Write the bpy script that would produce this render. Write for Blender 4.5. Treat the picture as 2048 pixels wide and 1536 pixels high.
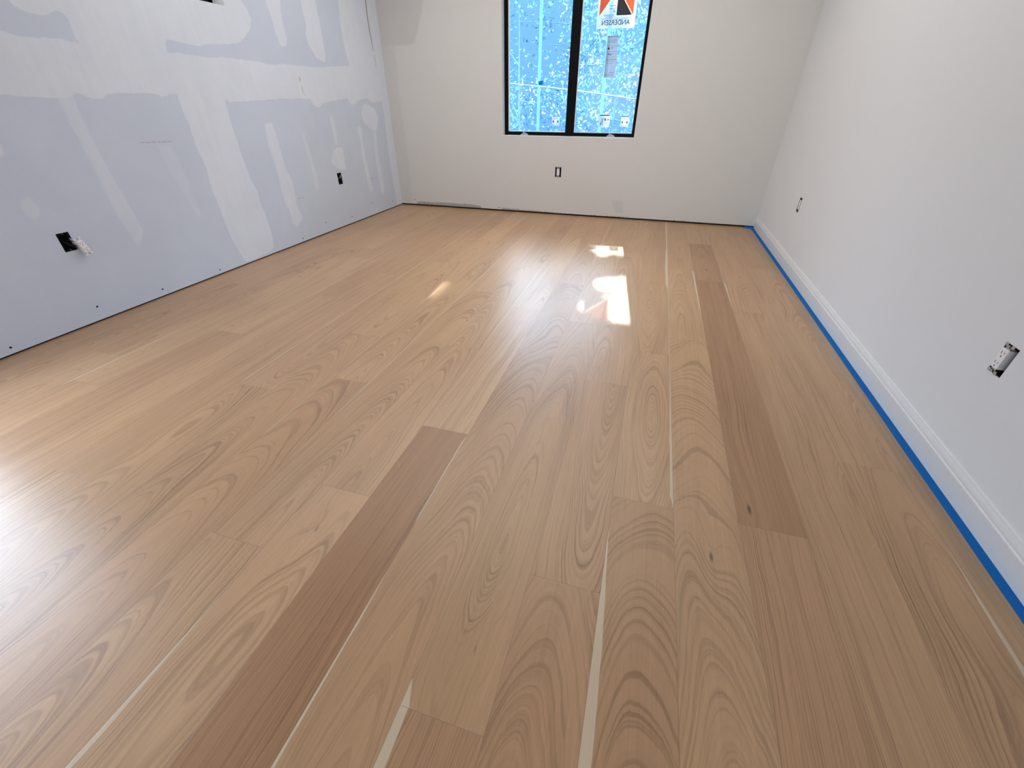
import bpy, bmesh, math, random
from mathutils import Vector, Matrix, noise

S = bpy.context.scene
for o in list(bpy.data.objects):
    bpy.data.objects.remove(o)

# ------------------------------------------------------------------ camera
XL, XR, YB, H = -3.1639, 1.1845, 5.417, 2.62      # room planes, metres
YF = -1.9                                          # wall behind the camera
cam = bpy.data.cameras.new('camera')
cam.sensor_width = 36.0
cam.lens = 845.29 / 2048 * 36
cam.clip_start = 0.02
camo = bpy.data.objects.new('camera', cam)
S.collection.objects.link(camo)
_r = (0.9584, 0.2868, 0.0021)
_y, _p, _ro = 0.289372, -0.587956, -0.002482
Rz = Matrix.Rotation(_y, 4, 'Z'); Rx = Matrix.Rotation(_p, 4, 'X'); Ry = Matrix.Rotation(_ro, 4, 'Y')
M3 = (Rz @ Rx @ Ry).to_3x3()
right, fwd, up = M3.col[0], M3.col[1], M3.col[2]
cm = Matrix((right, up, -fwd)).transposed().to_4x4()
cm.translation = (0, 0, 1.15)
camo.matrix_world = cm
S.camera = camo

# ------------------------------------------------------------------ colour management
S.view_settings.view_transform = 'Standard'
S.view_settings.look = 'None'
S.view_settings.exposure = 0.22
S.view_settings.gamma = 1.0
S.view_settings.use_curve_mapping = False

# ------------------------------------------------------------------ sky, sun, added fill lamps
W = bpy.data.worlds.new('sky'); S.world = W
W.use_nodes = True
nt = W.node_tree; nt.nodes.clear()
wo = nt.nodes.new('ShaderNodeOutputWorld'); bg = nt.nodes.new('ShaderNodeBackground')
tc = nt.nodes.new('ShaderNodeTexCoord'); sx = nt.nodes.new('ShaderNodeSeparateXYZ')
rp = nt.nodes.new('ShaderNodeValToRGB')
nt.links.new(tc.outputs['Generated'], sx.inputs[0])
nt.links.new(sx.outputs[2], rp.inputs[0])
SKY = [(0.0, (.20, .46, .80)), (0.15, (.235, .54, .92)), (0.24, (.55, .72, .95)), (0.40, (.72, .84, 1.0)), (1.0, (.50, .65, .9))]
els = rp.color_ramp.elements
els[0].position, els[0].color = SKY[0][0], (*SKY[0][1], 1)
els[1].position, els[1].color = SKY[-1][0], (*SKY[-1][1], 1)
for p_, c_ in SKY[1:-1]:
    e_ = els.new(p_); e_.color = (*c_, 1)
mr = nt.nodes.new('ShaderNodeMapRange')              # bright hazy sky above the tree line
mr.inputs[1].default_value = 0.17; mr.inputs[2].default_value = 0.40
mr.inputs[3].default_value = 1.12; mr.inputs[4].default_value = 13.0
nt.links.new(sx.outputs[2], mr.inputs[0])
nt.links.new(rp.outputs[0], bg.inputs[0]); nt.links.new(mr.outputs[0], bg.inputs[1])
nt.links.new(bg.outputs[0], wo.inputs[0])

SUN_DIR = Vector((0.1016, -1.0, -0.70)).normalized()
sl = bpy.data.lights.new('sun', 'SUN'); sl.energy = 5.0; sl.angle = math.radians(0.35); sl.color = (1.0, .90, .76)
so = bpy.data.objects.new('sun', sl); S.collection.objects.link(so)
so.rotation_euler = SUN_DIR.to_track_quat('-Z', 'Y').to_euler()

def area(name, loc, rot, sx_, sy_, power, col):
    l = bpy.data.lights.new(name, 'AREA'); l.shape = 'RECTANGLE'; l.size = sx_; l.size_y = sy_
    l.energy = power; l.color = col
    o = bpy.data.objects.new(name, l); S.collection.objects.link(o)
    o.location = loc; o.rotation_euler = rot
    return o
# added fill lamp under the ceiling, with no fixture (the glazed opening in the left wall lets the sky in)
area('ceiling_fill', (-1.0, 3.5, H - .03), (0, 0, 0), 3.4, 2.6, 44, (1.0, .98, .95))
# added bluish fill lamp at the closed wall behind the camera
area('rear_fill', (-.6, YF + .02, 1.45), (math.radians(90), 0, 0), 2.6, 1.3, 23, (.78, .89, 1.0))

# ------------------------------------------------------------------ node helper
class N:
    """tiny expression wrapper around shader math nodes"""
    nt = None
    def __init__(s, sock): s.s = sock
    @staticmethod
    def m(op, *a, clamp=False):
        n = N.nt.nodes.new('ShaderNodeMath'); n.operation = op; n.use_clamp = clamp
        for i, v in enumerate(a):
            if isinstance(v, N): N.nt.links.new(v.s, n.inputs[i])
            else: n.inputs[i].default_value = v
        return N(n.outputs[0])
    def __add__(s, o): return N.m('ADD', s, o)
    __radd__ = __add__
    def __sub__(s, o): return N.m('SUBTRACT', s, o)
    def __rsub__(s, o): return N.m('SUBTRACT', o, s)
    def __mul__(s, o): return N.m('MULTIPLY', s, o)
    __rmul__ = __mul__
    def __truediv__(s, o): return N.m('DIVIDE', s, o)
    def pow(s, o): return N.m('POWER', s, o)
    def frac(s): return N.m('FRACT', s)
    def abs(s): return N.m('ABSOLUTE', s)
    def sqrt(s): return N.m('SQRT', s)
    def clamp(s): return N.m('ADD', s, 0.0, clamp=True)
def sep(sock):
    n = N.nt.nodes.new('ShaderNodeSeparateXYZ'); N.nt.links.new(sock, n.inputs[0])
    return N(n.outputs[0]), N(n.outputs[1]), N(n.outputs[2])
def comb(x, y, z):
    n = N.nt.nodes.new('ShaderNodeCombineXYZ')
    for i, v in enumerate((x, y, z)):
        if isinstance(v, N): N.nt.links.new(v.s, n.inputs[i])
        else: n.inputs[i].default_value = v
    return n.outputs[0]
def noi(vec, scale=1.0, detail=2.0, rough=.5):
    n = N.nt.nodes.new('ShaderNodeTexNoise')
    n.inputs['Scale'].default_value = scale; n.inputs['Detail'].default_value = detail
    n.inputs['Roughness'].default_value = rough
    N.nt.links.new(vec, n.inputs['Vector'])
    return N(n.outputs[0])
def attr(name, out='Fac'):
    n = N.nt.nodes.new('ShaderNodeAttribute'); n.attribute_name = name
    return n.outputs[out]
def smooth(v, a, b):
    n = N.nt.nodes.new('ShaderNodeMapRange'); n.interpolation_type = 'SMOOTHSTEP'
    N.nt.links.new(v.s, n.inputs[0]); n.inputs[1].default_value = a; n.inputs[2].default_value = b
    return N(n.outputs[0])
def mixc(f, a, b, mode='MIX'):
    n = N.nt.nodes.new('ShaderNodeMix'); n.data_type = 'RGBA'; n.blend_type = mode
    if isinstance(f, N): N.nt.links.new(f.s, n.inputs[0])
    else: n.inputs[0].default_value = f
    for i, v in ((6, a), (7, b)):
        if isinstance(v, (tuple, list)): n.inputs[i].default_value = (*v, 1)
        else: N.nt.links.new(v, n.inputs[i])
    return n.outputs[2]
def newmat(name):
    m = bpy.data.materials.new(name); m.use_nodes = True
    N.nt = m.node_tree
    b = m.node_tree.nodes['Principled BSDF']
    return m, b
def objco():
    return N.nt.nodes.new('ShaderNodeTexCoord').outputs['Object']
def plain(name, col, rough=.5, metal=0.0, var=.04, scale=30, bump=0.0, spec=.5):
    """simple procedural material: base colour with a little noise"""
    m, b = newmat(name)
    c = objco(); n = noi(c, scale, 3)
    f = (n - .5) * (2 * var) + 1.0
    mm = N.nt.nodes.new('ShaderNodeMix'); mm.data_type = 'RGBA'; mm.blend_type = 'MULTIPLY'; mm.inputs[0].default_value = 1
    mm.inputs[6].default_value = (*col, 1)
    N.nt.links.new(comb(f, f, f), mm.inputs[7])
    N.nt.links.new(mm.outputs[2], b.inputs['Base Color'])
    b.inputs['Roughness'].default_value = rough; b.inputs['Metallic'].default_value = metal
    b.inputs['Specular IOR Level'].default_value = spec
    if bump:
        bp = N.nt.nodes.new('ShaderNodeBump'); bp.inputs['Strength'].default_value = bump; bp.inputs['Distance'].default_value = .001
        N.nt.links.new(n.s, bp.inputs['Height']); N.nt.links.new(bp.outputs[0], b.inputs['Normal'])
    return m

# ------------------------------------------------------------------ object helpers
COL = S.collection
def link(name, bm, mat, parent=None, smooth_=False, loc=None):
    me = bpy.data.meshes.new(name); bm.to_mesh(me); bm.free()
    if smooth_:
        for p in me.polygons: p.use_smooth = True
    if mat is not None:
        for mm in (mat if isinstance(mat, (list, tuple)) else [mat]): me.materials.append(mm)
    o = bpy.data.objects.new(name, me); COL.objects.link(o)
    if parent is not None: o.parent = parent
    if loc is not None: o.location = loc
    return o
def tag(o, label=None, cat=None, group=None, kind=None):
    if label: o['label'] = label
    if cat: o['category'] = cat
    if group: o['group'] = group
    if kind: o['kind'] = kind
    return o
def thing(name, label, cat, loc=(0, 0, 0), rot=(0, 0, 0), group=None):
    o = bpy.data.objects.new(name, None); COL.objects.link(o)
    o.location = loc; o.rotation_euler = rot; o.empty_display_size = .05
    return tag(o, label, cat, group)
def bx(bm, x0, x1, y0, y1, z0, z1, bev=0.0, mi=0):
    vs = [bm.verts.new((x, y, z)) for x in (x0, x1) for y in (y0, y1) for z in (z0, z1)]
    fs = [bm.faces.new([vs[i] for i in f]) for f in ((0, 1, 3, 2), (4, 6, 7, 5), (0, 4, 5, 1), (2, 3, 7, 6), (0, 2, 6, 4), (1, 5, 7, 3))]
    for f in fs: f.material_index = mi
    if bev:
        es = list({e for f in fs for e in f.edges})
        bmesh.ops.bevel(bm, geom=es, offset=bev, segments=2, profile=.7, affect='EDGES')
    return fs
def cyl(bm, c, axis, r, h, seg=16, r2=None):
    m = Matrix.Translation(c) @ Vector((0, 0, 1)).rotation_difference(Vector(axis)).to_matrix().to_4x4()
    bmesh.ops.create_cone(bm, cap_ends=True, segments=seg, radius1=r, radius2=r if r2 is None else r2, depth=h, matrix=m)
def tube(bm, pts, r, seg=8):
    pts = [Vector(p) for p in pts]; rings = []
    for i, p in enumerate(pts):
        t = (pts[min(i + 1, len(pts) - 1)] - pts[max(i - 1, 0)]).normalized()
        q = Vector((0, 0, 1)).rotation_difference(t)
        rr = r[i] if isinstance(r, (list, tuple)) else r
        rings.append([bm.verts.new(p + q @ Vector((rr * math.cos(a), rr * math.sin(a), 0))) for a in [2 * math.pi * k / seg for k in range(seg)]])
    for a, b in zip(rings, rings[1:]):
        for k in range(seg):
            bm.faces.new((a[k], a[(k + 1) % seg], b[(k + 1) % seg], b[k]))
    bm.faces.new(rings[0][::-1]); bm.faces.new(rings[-1])

# signed distance to a polygon (positive inside)
def sdf(poly, x, y):
    inside = False; d = 1e9; n = len(poly); j = n - 1
    for i in range(n):
        xi, yi = poly[i]; xj, yj = poly[j]
        ex, ey = xj - xi, yj - yi; wx, wy = x - xi, y - yi
        t = max(0.0, min(1.0, (wx * ex + wy * ey) / (ex * ex + ey * ey + 1e-12)))
        dd = (wx - ex * t) ** 2 + (wy - ey * t) ** 2
        if dd < d: d = dd
        if (yi > y) != (yj > y) and x < (xj - xi) * (y - yi) / (yj - yi) + xi: inside = not inside
        j = i
    d = math.sqrt(d)
    return d if inside else -d
def bbox(p): return min(a for a, b in p), max(a for a, b in p), min(b for a, b in p), max(b for a, b in p)
def sdf_far(poly, bb, x, y, m=.12):
    if x < bb[0] - m or x > bb[1] + m or y < bb[2] - m or y > bb[3] + m: return -m
    return sdf(poly, x, y)

# ------------------------------------------------------------------ materials of the shell
# unfinished drywall: grey paper with troweled joint compound over it, both tinted with blue sky light
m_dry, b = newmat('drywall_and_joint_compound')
oc = objco()
n1 = noi(oc, 14, 4, .6); n2 = noi(oc, 70, 3, .6); n3 = noi(oc, 3.0, 3, .55)
wob = (n1 - .5) * .022 + (n2 - .5) * .008
full = smooth(N(attr('compound')) + wob, -.004, .006)
part_ = smooth(N(attr('thin_coat')) + wob * 1.2, -.006, .016) * N(attr('coat_strength'))
mud = N.m('MAXIMUM', full, part_)
streak_c = N.nt.nodes.new('ShaderNodeMapping'); streak_c.inputs['Scale'].default_value = (1, 26, 2.2)
N.nt.links.new(oc, streak_c.inputs[0])
st = noi(streak_c.outputs[0], 1.0, 4, .65)
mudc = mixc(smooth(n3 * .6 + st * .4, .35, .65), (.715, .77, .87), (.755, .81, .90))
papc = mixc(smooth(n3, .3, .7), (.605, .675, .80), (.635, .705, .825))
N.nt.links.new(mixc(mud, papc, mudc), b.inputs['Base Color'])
b.inputs['Roughness'].default_value = .72; b.inputs['Specular IOR Level'].default_value = .3
bpn = N.nt.nodes.new('ShaderNodeBump'); bpn.inputs['Strength'].default_value = .35; bpn.inputs['Distance'].default_value = .002
N.nt.links.new((mud * 1.0 + n2 * .12 + st * .06).s, bpn.inputs['Height']); N.nt.links.new(bpn.outputs[0], b.inputs['Normal'])

# painted wall, with bare smears of compound where the attribute says so
def painted(name, c1, c2, smear):
    m, b = newmat(name)
    oc = objco()
    n1 = noi(oc, 9, 4, .6); n2 = noi(oc, 160, 3, .6); n3 = noi(oc, 38, 5, .7)
    base = mixc(n1, c1, c2)
    s = smooth(N(attr('compound')) + (n3 - .5) * .05, -.004, .01)
    t = smooth(N(attr('thin_coat')) + (n1 - .5) * .04, -.012, .02) * N(attr('coat_strength'))
    col = mixc(s * .8, base, smear)
    col = mixc(t, col, (.36, .345, .335))
    N.nt.links.new(col, b.inputs['Base Color'])
    b.inputs['Roughness'].default_value = .6; b.inputs['Specular IOR Level'].default_value = .35
    bp = N.nt.nodes.new('ShaderNodeBump'); bp.inputs['Strength'].default_value = .12; bp.inputs['Distance'].default_value = .001
    N.nt.links.new((n2 + s * 1.5).s, bp.inputs['Height']); N.nt.links.new(bp.outputs[0], b.inputs['Normal'])
    return m
m_back = painted('primed_wall_paint', (.70, .69, .665), (.725, .715, .69), (.34, .33, .31))
m_right = painted('white_wall_paint', (.775, .785, .79), (.79, .80, .805), (.5, .5, .5))
m_ceil = plain('ceiling_paint', (.78, .78, .77), .8, bump=.1, scale=80)

# ------------------------------------------------------------------ walls as solid slabs with real openings
def axis_steps(a, b, step, cuts):
    n = max(1, round((b - a) / step)); xs = [a + (b - a) * i / n for i in range(n + 1)]
    xs = [x for x in xs if x in (a, b) or all(abs(x - c) > min(step, .06) * .35 for c in cuts)]
    return sorted(set(xs) | set(cuts))
def wall(name, pt, us, vs, holes, mat, thick, fullf=None, semi=None):
    """pt(u, v) -> point; faces wound so the normal looks into the room"""
    bm = bmesh.new()
    L1 = bm.verts.layers.float.new('compound'); L2 = bm.verts.layers.float.new('thin_coat'); L3 = bm.verts.layers.float.new('coat_strength')
    g = {}
    sb = [(p, bbox(p), k) for p, k in (semi or [])]
    for i, u in enumerate(us):
        for j, v in enumerate(vs):
            w = bm.verts.new(pt(u, v)); g[i, j] = w
            w[L1] = fullf(u, v) if fullf else -.1
            best, st_ = -.1, 0
            for p, bb, k in sb:
                d = sdf_far(p, bb, u, v)
                if d > best: best, st_ = d, k
            w[L2] = best; w[L3] = st_
    for i in range(len(us) - 1):
        for j in range(len(vs) - 1):
            cu = (us[i] + us[i + 1]) / 2; cv = (vs[j] + vs[j + 1]) / 2
            if any(h[0] < cu < h[1] and h[2] < cv < h[3] for h in holes): continue
            bm.faces.new((g[i, j], g[i + 1, j], g[i + 1, j + 1], g[i, j + 1]))
    bmesh.ops.delete(bm, geom=[v for v in bm.verts if not v.link_faces], context='VERTS')
    o = link(name, bm, mat)
    s = o.modifiers.new('thickness', 'SOLIDIFY'); s.thickness = thick; s.offset = -1
    tag(o, kind='structure')
    return o

# outline data of the compound on the left wall, as (distance along wall, height)
D = [
 [(1.843,1.568),(1.932,1.582),(1.944,1.562),(1.948,1.548),(1.985,1.528),(2.02,1.515),(2.06,1.518),(2.099,1.527),(2.134,1.543),(2.161,1.543),(2.18,1.525),(2.182,1.493),(2.177,1.456),(2.178,1.42),(2.11,1.427),(2.024,1.425),(1.946,1.423),(1.9,1.428),(1.847,1.437),(1.6,1.437),(1.4,1.56)],
 [(3.477,1.828),(3.466,1.783),(3.481,1.774),(3.512,1.739),(3.529,1.69),(3.51,1.636),(3.453,1.583),(3.375,1.535),(3.3,1.511),(3.151,1.493),(3.049,1.487),(2.978,1.47),(2.868,1.474),(2.773,1.483),(2.717,1.48),(2.706,1.415),(2.806,1.42),(2.997,1.409),(3.118,1.42),(3.296,1.42),(3.488,1.414),(3.643,1.404),(3.822,1.421),(4.006,1.418),(4.208,1.418),(4.514,1.446),(4.729,1.454),(4.712,1.548),(4.696,1.64),(4.692,1.759),(4.704,1.877),(4.729,1.966),(4.743,2.3),(3.5,2.3)],
 [(-1.9,1.175),(1.706,1.174),(1.783,1.169),(1.909,1.163),(1.945,1.161),(2.026,1.171),(2.052,1.185),(2.076,1.183),(2.094,1.167),(2.13,1.158),(2.173,1.158),(2.218,1.182),(2.306,1.188),(2.492,1.193),(2.535,1.186),(2.554,1.17),(2.602,1.184),(2.675,1.196),(2.736,1.194),(3.05,1.174),(3.081,1.144),(3.224,1.15),(3.43,1.157),(3.694,1.169),(4.002,1.174),(4.05,1.121),(4.113,1.101),(4.201,1.14),(4.493,1.169),(4.596,1.178),(4.633,1.135),(4.699,1.122),(4.763,1.153),(4.862,1.171),(4.98,1.18),(5.027,1.144),(5.257,1.154),(5.266,.953),(5.252,.66),(5.258,.361),(5.275,.138),(5.29,-.1),(-1.9,-.1)]]
MU = [
 [(2.679,1.204),(2.667,1.171),(2.666,1.076),(2.675,1.001),(2.672,.894),(2.688,.738),(2.671,.587),(2.681,.451),(2.684,.29),(2.708,.136),(2.743,.026),(2.827,.018),(3.016,.028),(3.085,.056),(3.103,.157),(3.102,.305),(3.084,.439),(3.09,.522),(3.06,.618),(3.053,.698),(3.041,.795),(3.046,.923),(3.039,1.021),(3.044,1.116),(3.04,1.174),(3.06,1.232),(2.865,1.227)],
 [(3.746,2.4),(3.736,1.822),(3.751,1.736),(3.759,1.651),(3.775,1.584),(3.779,1.54),(3.82,1.53),(3.862,1.547),(3.882,1.594),(3.875,1.689),(3.886,1.771),(3.907,1.847),(3.922,2.4)],
 [(4.183,2.4),(4.168,1.885),(4.162,1.807),(4.173,1.723),(4.138,1.652),(4.148,1.578),(4.186,1.539),(4.222,1.492),(4.286,1.474),(4.34,1.466),(4.365,1.494),(4.37,1.582),(4.371,1.696),(4.375,1.78),(4.374,1.848),(4.373,1.914),(4.388,2.4)],
 [(4.2,.742),(4.142,.674),(4.131,.615),(4.223,.561),(4.345,.541),(4.353,.63),(4.358,.742),(4.298,.765)],
 [(4.844,1.115),(4.806,1.042),(4.819,.967),(4.917,.899),(5.03,.861),(5.088,.905),(5.132,.997),(5.086,1.076),(4.991,1.121),(4.889,1.133)]]
SE = [
 ([(1.947,1.184),(1.948,1.067),(1.944,1.006),(1.954,.915),(1.96,.771),(1.951,.63),(1.962,.521),(1.984,.403),(1.996,.341),(2.075,.427),(2.066,.544),(2.05,.698),(2.036,.841),(2.028,.984),(2.029,1.1),(2.036,1.185)], .6),
 ([(3.366,.992),(3.356,.935),(3.348,.828),(3.359,.726),(3.365,.589),(3.349,.471),(3.362,.379),(3.386,.27),(3.376,.201),(3.412,.156),(3.472,.168),(3.525,.206),(3.53,.241),(3.504,.295),(3.497,.367),(3.516,.479),(3.521,.558),(3.482,.629),(3.476,.736),(3.479,.859),(3.465,.96),(3.461,1.003),(3.401,1.005)], .85),
 ([(3.79,.914),(3.789,.774),(3.802,.614),(3.791,.487),(3.816,.398),(3.873,.439),(3.865,.525),(3.856,.655),(3.842,.814),(3.821,.902)], .5),
 ([(4.24,1.074),(4.239,.904),(4.235,.775),(4.298,.765),(4.31,.889),(4.299,1.006),(4.26,1.074)], .7),
 ([(4.676,.922),(4.691,.782),(4.681,.598),(4.692,.432),(4.704,.303),(4.742,.246),(4.781,.291),(4.768,.451),(4.741,.619),(4.742,.778),(4.764,.918),(4.719,.939)], .9),
 ([(4.991,.87),(4.948,.697),(4.938,.488),(4.941,.312),(4.953,.205),(4.991,.176),(5.037,.223),(5.047,.402),(5.026,.621),(5.047,.867)], .8),
 ([(1.6,.975),(1.602,.959),(1.597,.931),(1.573,.912),(1.555,.906),(1.5,.947),(1.576,.984)], .9),
 ([(1.57,.733),(1.542,.702),(1.523,.652),(1.541,.616),(1.571,.609),(1.601,.627),(1.608,.672),(1.599,.711),(1.591,.735)], .55),
 ([(2.373,.924),(2.493,.905),(2.51,.77),(2.519,.604),(2.513,.429),(2.471,.437),(2.438,.616),(2.404,.748),(2.392,.859)], .3)]
Db = [(p, bbox(p)) for p in D]; Mb = [(p, bbox(p)) for p in MU]
def left_compound(u, v):
    if u < 1.0: return -.1
    bare = max(sdf_far(p, bb, u, v) for p, bb in Db)
    patch = max(sdf_far(p, bb, u, v) for p, bb in Mb)
    return max(-bare, patch)

OUT_LN = (1.607, 1.671, .424, .526)     # opening for the outlet nearest the camera, left wall
OUT_LF = (4.176, 4.244, .414, .528)
WIN2 = (1.9, 3.305, 1.727, 2.25)        # high window, left wall
DOORL = (-.45, .78, .40, 1.6)           # glazed opening, left wall, out of frame
LF_Y = (4.177, 4.246)
h_ln = (1.607, 1.671, .424, .526); h_lf = (4.176, 4.246, .417, .527)
hl = [h_ln, h_lf, WIN2, DOORL]
us = axis_steps(YF, 1.1, .2, [DOORL[0], DOORL[1]])[:-1] + axis_steps(1.1, YB, .022, [h[i] for h in hl[:3] for i in (0, 1)])
vs = axis_steps(.010, 2.1, .022, [h[i] for h in hl for i in (2, 3) if h[i] < 2.1]) + [2.25, H]
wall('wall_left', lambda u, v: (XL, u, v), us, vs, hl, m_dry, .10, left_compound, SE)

WIN1 = (-1.7397, -.2494, .829, 2.32)
h_b = (-1.092, -1.020, .417, .524)
BS = [
 [(-2.958,.052),(-2.503,.061),(-2.157,.061),(-2.027,.048),(-2.029,.018),(-1.721,.006),(-1.721,-.012),(-2.375,-.018),(-2.95,.005)],
 [(-1.771,.044),(-1.67,.043),(-1.154,.031),(-.868,.013),(-.89,-.003),(-1.47,-.006),(-1.759,.011)],
 [(-1.034,.025),(-.845,.021),(-.523,.02),(-.213,.039),(-.163,.027),(-.407,-.001),(-.749,-.01)],
 [(.346,.026),(.491,.028),(.535,.014),(.35,.006)],
 [(.82,.008),(.915,.023),(.977,.011),(.843,-.007)]]
Bb = [(p, bbox(p)) for p in BS]
def back_smear(u, v):
    if v > .2: return -.1
    return max(sdf_far(p, bb, u, v) for p, bb in Bb) - .002
BSE = [
 ([(-3.4,2.4),(-2.58,2.4),(-2.594,2.076),(-2.598,2.042),(-2.617,1.958),(-2.662,1.872),(-2.7,1.783),(-2.729,1.693),(-2.829,1.67),(-2.936,1.672),(-3.053,1.675),(-3.4,1.702)], .24),
 ([(-3.4,1.68),(-2.994,1.659),(-2.996,1.456),(-3.011,1.17),(-2.99,.648),(-3.007,.094),(-3.09,-.1),(-3.4,-.1)], .13),
 ([(-.412,.206),(-.281,.203),(-.239,.069),(-.347,.052)], .16)]
us = axis_steps(XL, XR, .03, [WIN1[0], WIN1[1], h_b[0], h_b[1]])
vs = axis_steps(.018, .2, .010, []) [:-1] + axis_steps(.2, 2.1, .05, [WIN1[2], h_b[2], h_b[3]]) + [WIN1[3], H]
wall('wall_back', lambda u, v: (u, YB, v), us, vs, [WIN1, h_b], m_back, .10, back_smear, BSE)

h_rn = (1.555, 1.617, .409, .511); h_rf = (4.140, 4.205, .408, .516)
us = axis_steps(YF, YB, .3, [h_rn[0], h_rn[1], h_rf[0], h_rf[1]])
vs = axis_steps(0, H, .3, [h_rn[2], h_rn[3], h_rf[2], h_rf[3]])
wall('wall_right', lambda u, v: (XR, YB + YF - u, v), sorted(YB + YF - a for a in us), vs, [(YB + YF - h[1], YB + YF - h[0], h[2], h[3]) for h in (h_rn, h_rf)], m_right, .10)
wall('wall_rear', lambda u, v: (-u, YF, v), [-XR, -XL], [0, H], [], m_right, .10)
bm = bmesh.new(); bx(bm, XL - .1, XR + .1, YF - .1, YB + .1, H, H + .1)
tag(link('ceiling', bm, m_ceil), kind='structure')

# ------------------------------------------------------------------ oak floor: every plank at its own place, tone and grain
PW, PX = .2035, .050
JOINTS = {-16: [.9, 3.1], -15: [2.37, .35, 4.4], -14: [1.3, 3.4], -13: [1.057, 3.46], -12: [1.70, 3.195], -11: [2.345, .3, 4.5],
          -10: [.60, 2.9, 4.75], -9: [1.27, 3.3], -8: [-.4, 1.9, 4.06], -7: [-.9, 1.45, 3.65], -6: [.553, 2.75, 4.9], -5: [.828, 1.93, 3.37, 4.29],
          -4: [1.238, 2.561, 4.6], -3: [-.7, 1.0e9, 3.1], -2: [.308, 2.45, 4.4], -1: [.707, 1.796, 4.175], 0: [1.077, 2.17, 3.27],
          1: [2.39, 3.703], 2: [1.077, 3.48, 4.54], 3: [-.2, 2.93], 4: [1.5, 3.9], 5: [.6, 2.6]}
# (row, piece from the near end) -> tone, grain.  tone = (lightness, redness); grain = (centre offset, start depth, slope)
LIGHT, MID, DARK = .0, .5, 1.0
SPEC = {
 (-4, 0): (.95, .75, (.34, .20, .02)), (-4, 1): (.30, .30, (.30, .12, .03)), (-4, 2): (.28, .2, (.16, .05, .05)),
 (-5, 0): (.38, .50, (.14, .10, .02)), (-5, 1): (.42, .45, (.10, .02, .07)), (-5, 2): (.35, .25, (.06, .03, .08)), (-5, 3): (.45, .1, (.18, .1, .02)),
 (-6, 0): (.35, .45, (.03, .08, .05)), (-6, 1): (.42, .40, (.16, .01, .10)), (-7, 1): (.38, .45, (.12, .05, .05)),
 (-3, 0): (.62, .55, (.13, .05, .08)), (-3, 1): (.48, .35, (.13, .05, .07)),
 (-2, 0): (.75, .55, (.30, .05, .03)), (-2, 1): (.58, .15, (.10, -.05, .09)), (-2, 2): (.35, .1, (.06, -.04, .09)),
 (-1, 0): (.66, .55, (.08, -.09, .12)), (-1, 1): (.55, .50, (.14, -.12, .11)), (-1, 2): (.42, .25, (.05, .03, .07)), (-1, 3): (.35, .2, (.2, .05, .04)),
 (0, 0): (.70, .45, (.13, .13, -.14)), (0, 1): (.45, .20, (.12, -.07, .13)), (0, 2): (.48, .30, (.08, -.10, .12)), (0, 3): (.55, .25, (.35, .1, .02)),
 (1, 0): (.50, .25, (.09, -.16, .13)), (1, 1): (.42, .05, (.07, .02, .06)), (1, 2): (.52, .2, (.11, -.05, .08)),
 (2, 0): (.72, .55, (.30, .14, .02)), (2, 1): (.98, .35, (.36, .16, .03)), (2, 2): (.85, .35, (.10, .02, .05)), (2, 3): (.48, .2, (.3, .1, .02)),
 (3, 0): (.60, .35, (.26, .12, .02)), (3, 1): (.55, .30, (.14, .06, .05)), (3, 2): (.60, .2, (.12, -.08, .06)),
 (4, 0): (.62, .30, (.14, .04, .05)), (4, 1): (.55, .25, (.20, .06, .04)), (4, 2): (.58, .2, (.1, -.05, .06))}
# pale sapwood slivers: row, side, [(y, width)...]
SAP = [(0, 'L', [(-.3, .030), (.4, .026), (.62, .020), (.8, .009), (.95, 0)]), (-2, 'L', [(-1, .022), (.10, .024), (.308, .022)]),
       (-5, 'L', [(-1, .016), (.1, .012), (.30, .004), (.45, 0)]), (-3, 'L', [(-1, .012), (.45, .007), (.62, 0)]),
       (0, 'R', [(1.08, .012), (1.6, .008), (1.9, .004), (3.2, .004), (3.3, .020), (3.9, .022), (4.4, .012), (5.4, .016)]),
       (1, 'R', [(2.7, 0), (3.0, .008), (3.5, .016), (3.7, .012)]), (3, 'L', [(2.9, 0), (3.1, .006), (3.45, .014), (3.5, 0)]),
       (-13, 'L', [(1.057, .012), (1.5, .010), (1.9, 0)]), (-9, 'L', [(1.3, .005), (2.8, .007), (5.4, .008)]), (-6, 'L', [(1.2, .004), (2.7, .006), (4.8, .008)]),
       (-4, 'L', [(2.0, .004), (2.6, .008), (3.6, .004)]), (-3, 'R', [(3.6, .006), (4.4, .012), (5.4, .006)]), (4, 'R', [(-1, .02), (.7, .018), (1.1, .004), (1.2, 0)]),
       (-4, 'R', [(.8, .004), (1.2, .006), (1.24, 0)]), (-11, 'L', [(2.345, .006), (4.0, .004)]), (-7, 'L', [(1.0, .003), (5.4, .006)])]
def sap_w(row, side, y):
    for r, s_, pts in SAP:
        if r == row and s_ == side:
            if y < pts[0][0] or y > pts[-1][0]: continue
            for (a, wa), (b_, wb) in zip(pts, pts[1:]):
                if a <= y <= b_: return wa + (wb - wa) * (y - a) / (b_ - a)
    return 0
KNOTS = {(-5, 0): (-.855, .66, .012), (-2, 0): (-.26, .18, .005), (-2, 1): (-.235, .47, .010), (1, 0): (.36, .92, .016),
         (0, 1): (.10, 1.26, .005), (2, 2): (.56, 3.75, .02), (2, 1): (.50, 1.15, .02), (-3, 0): (-.46, .72, .004), (-9, 0): (-1.7, 1.25, .004),
         (-1, 1): (-.08, 1.0, .003), (0, 2): (.14, 3.0, .01), (-5, 1): (-.82, 1.2, .003)}
rnd = random.Random(7)
bm = bmesh.new()
lt = bm.verts.layers.float_vector.new('tone'); lr = bm.verts.layers.float_vector.new('ring')
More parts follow.
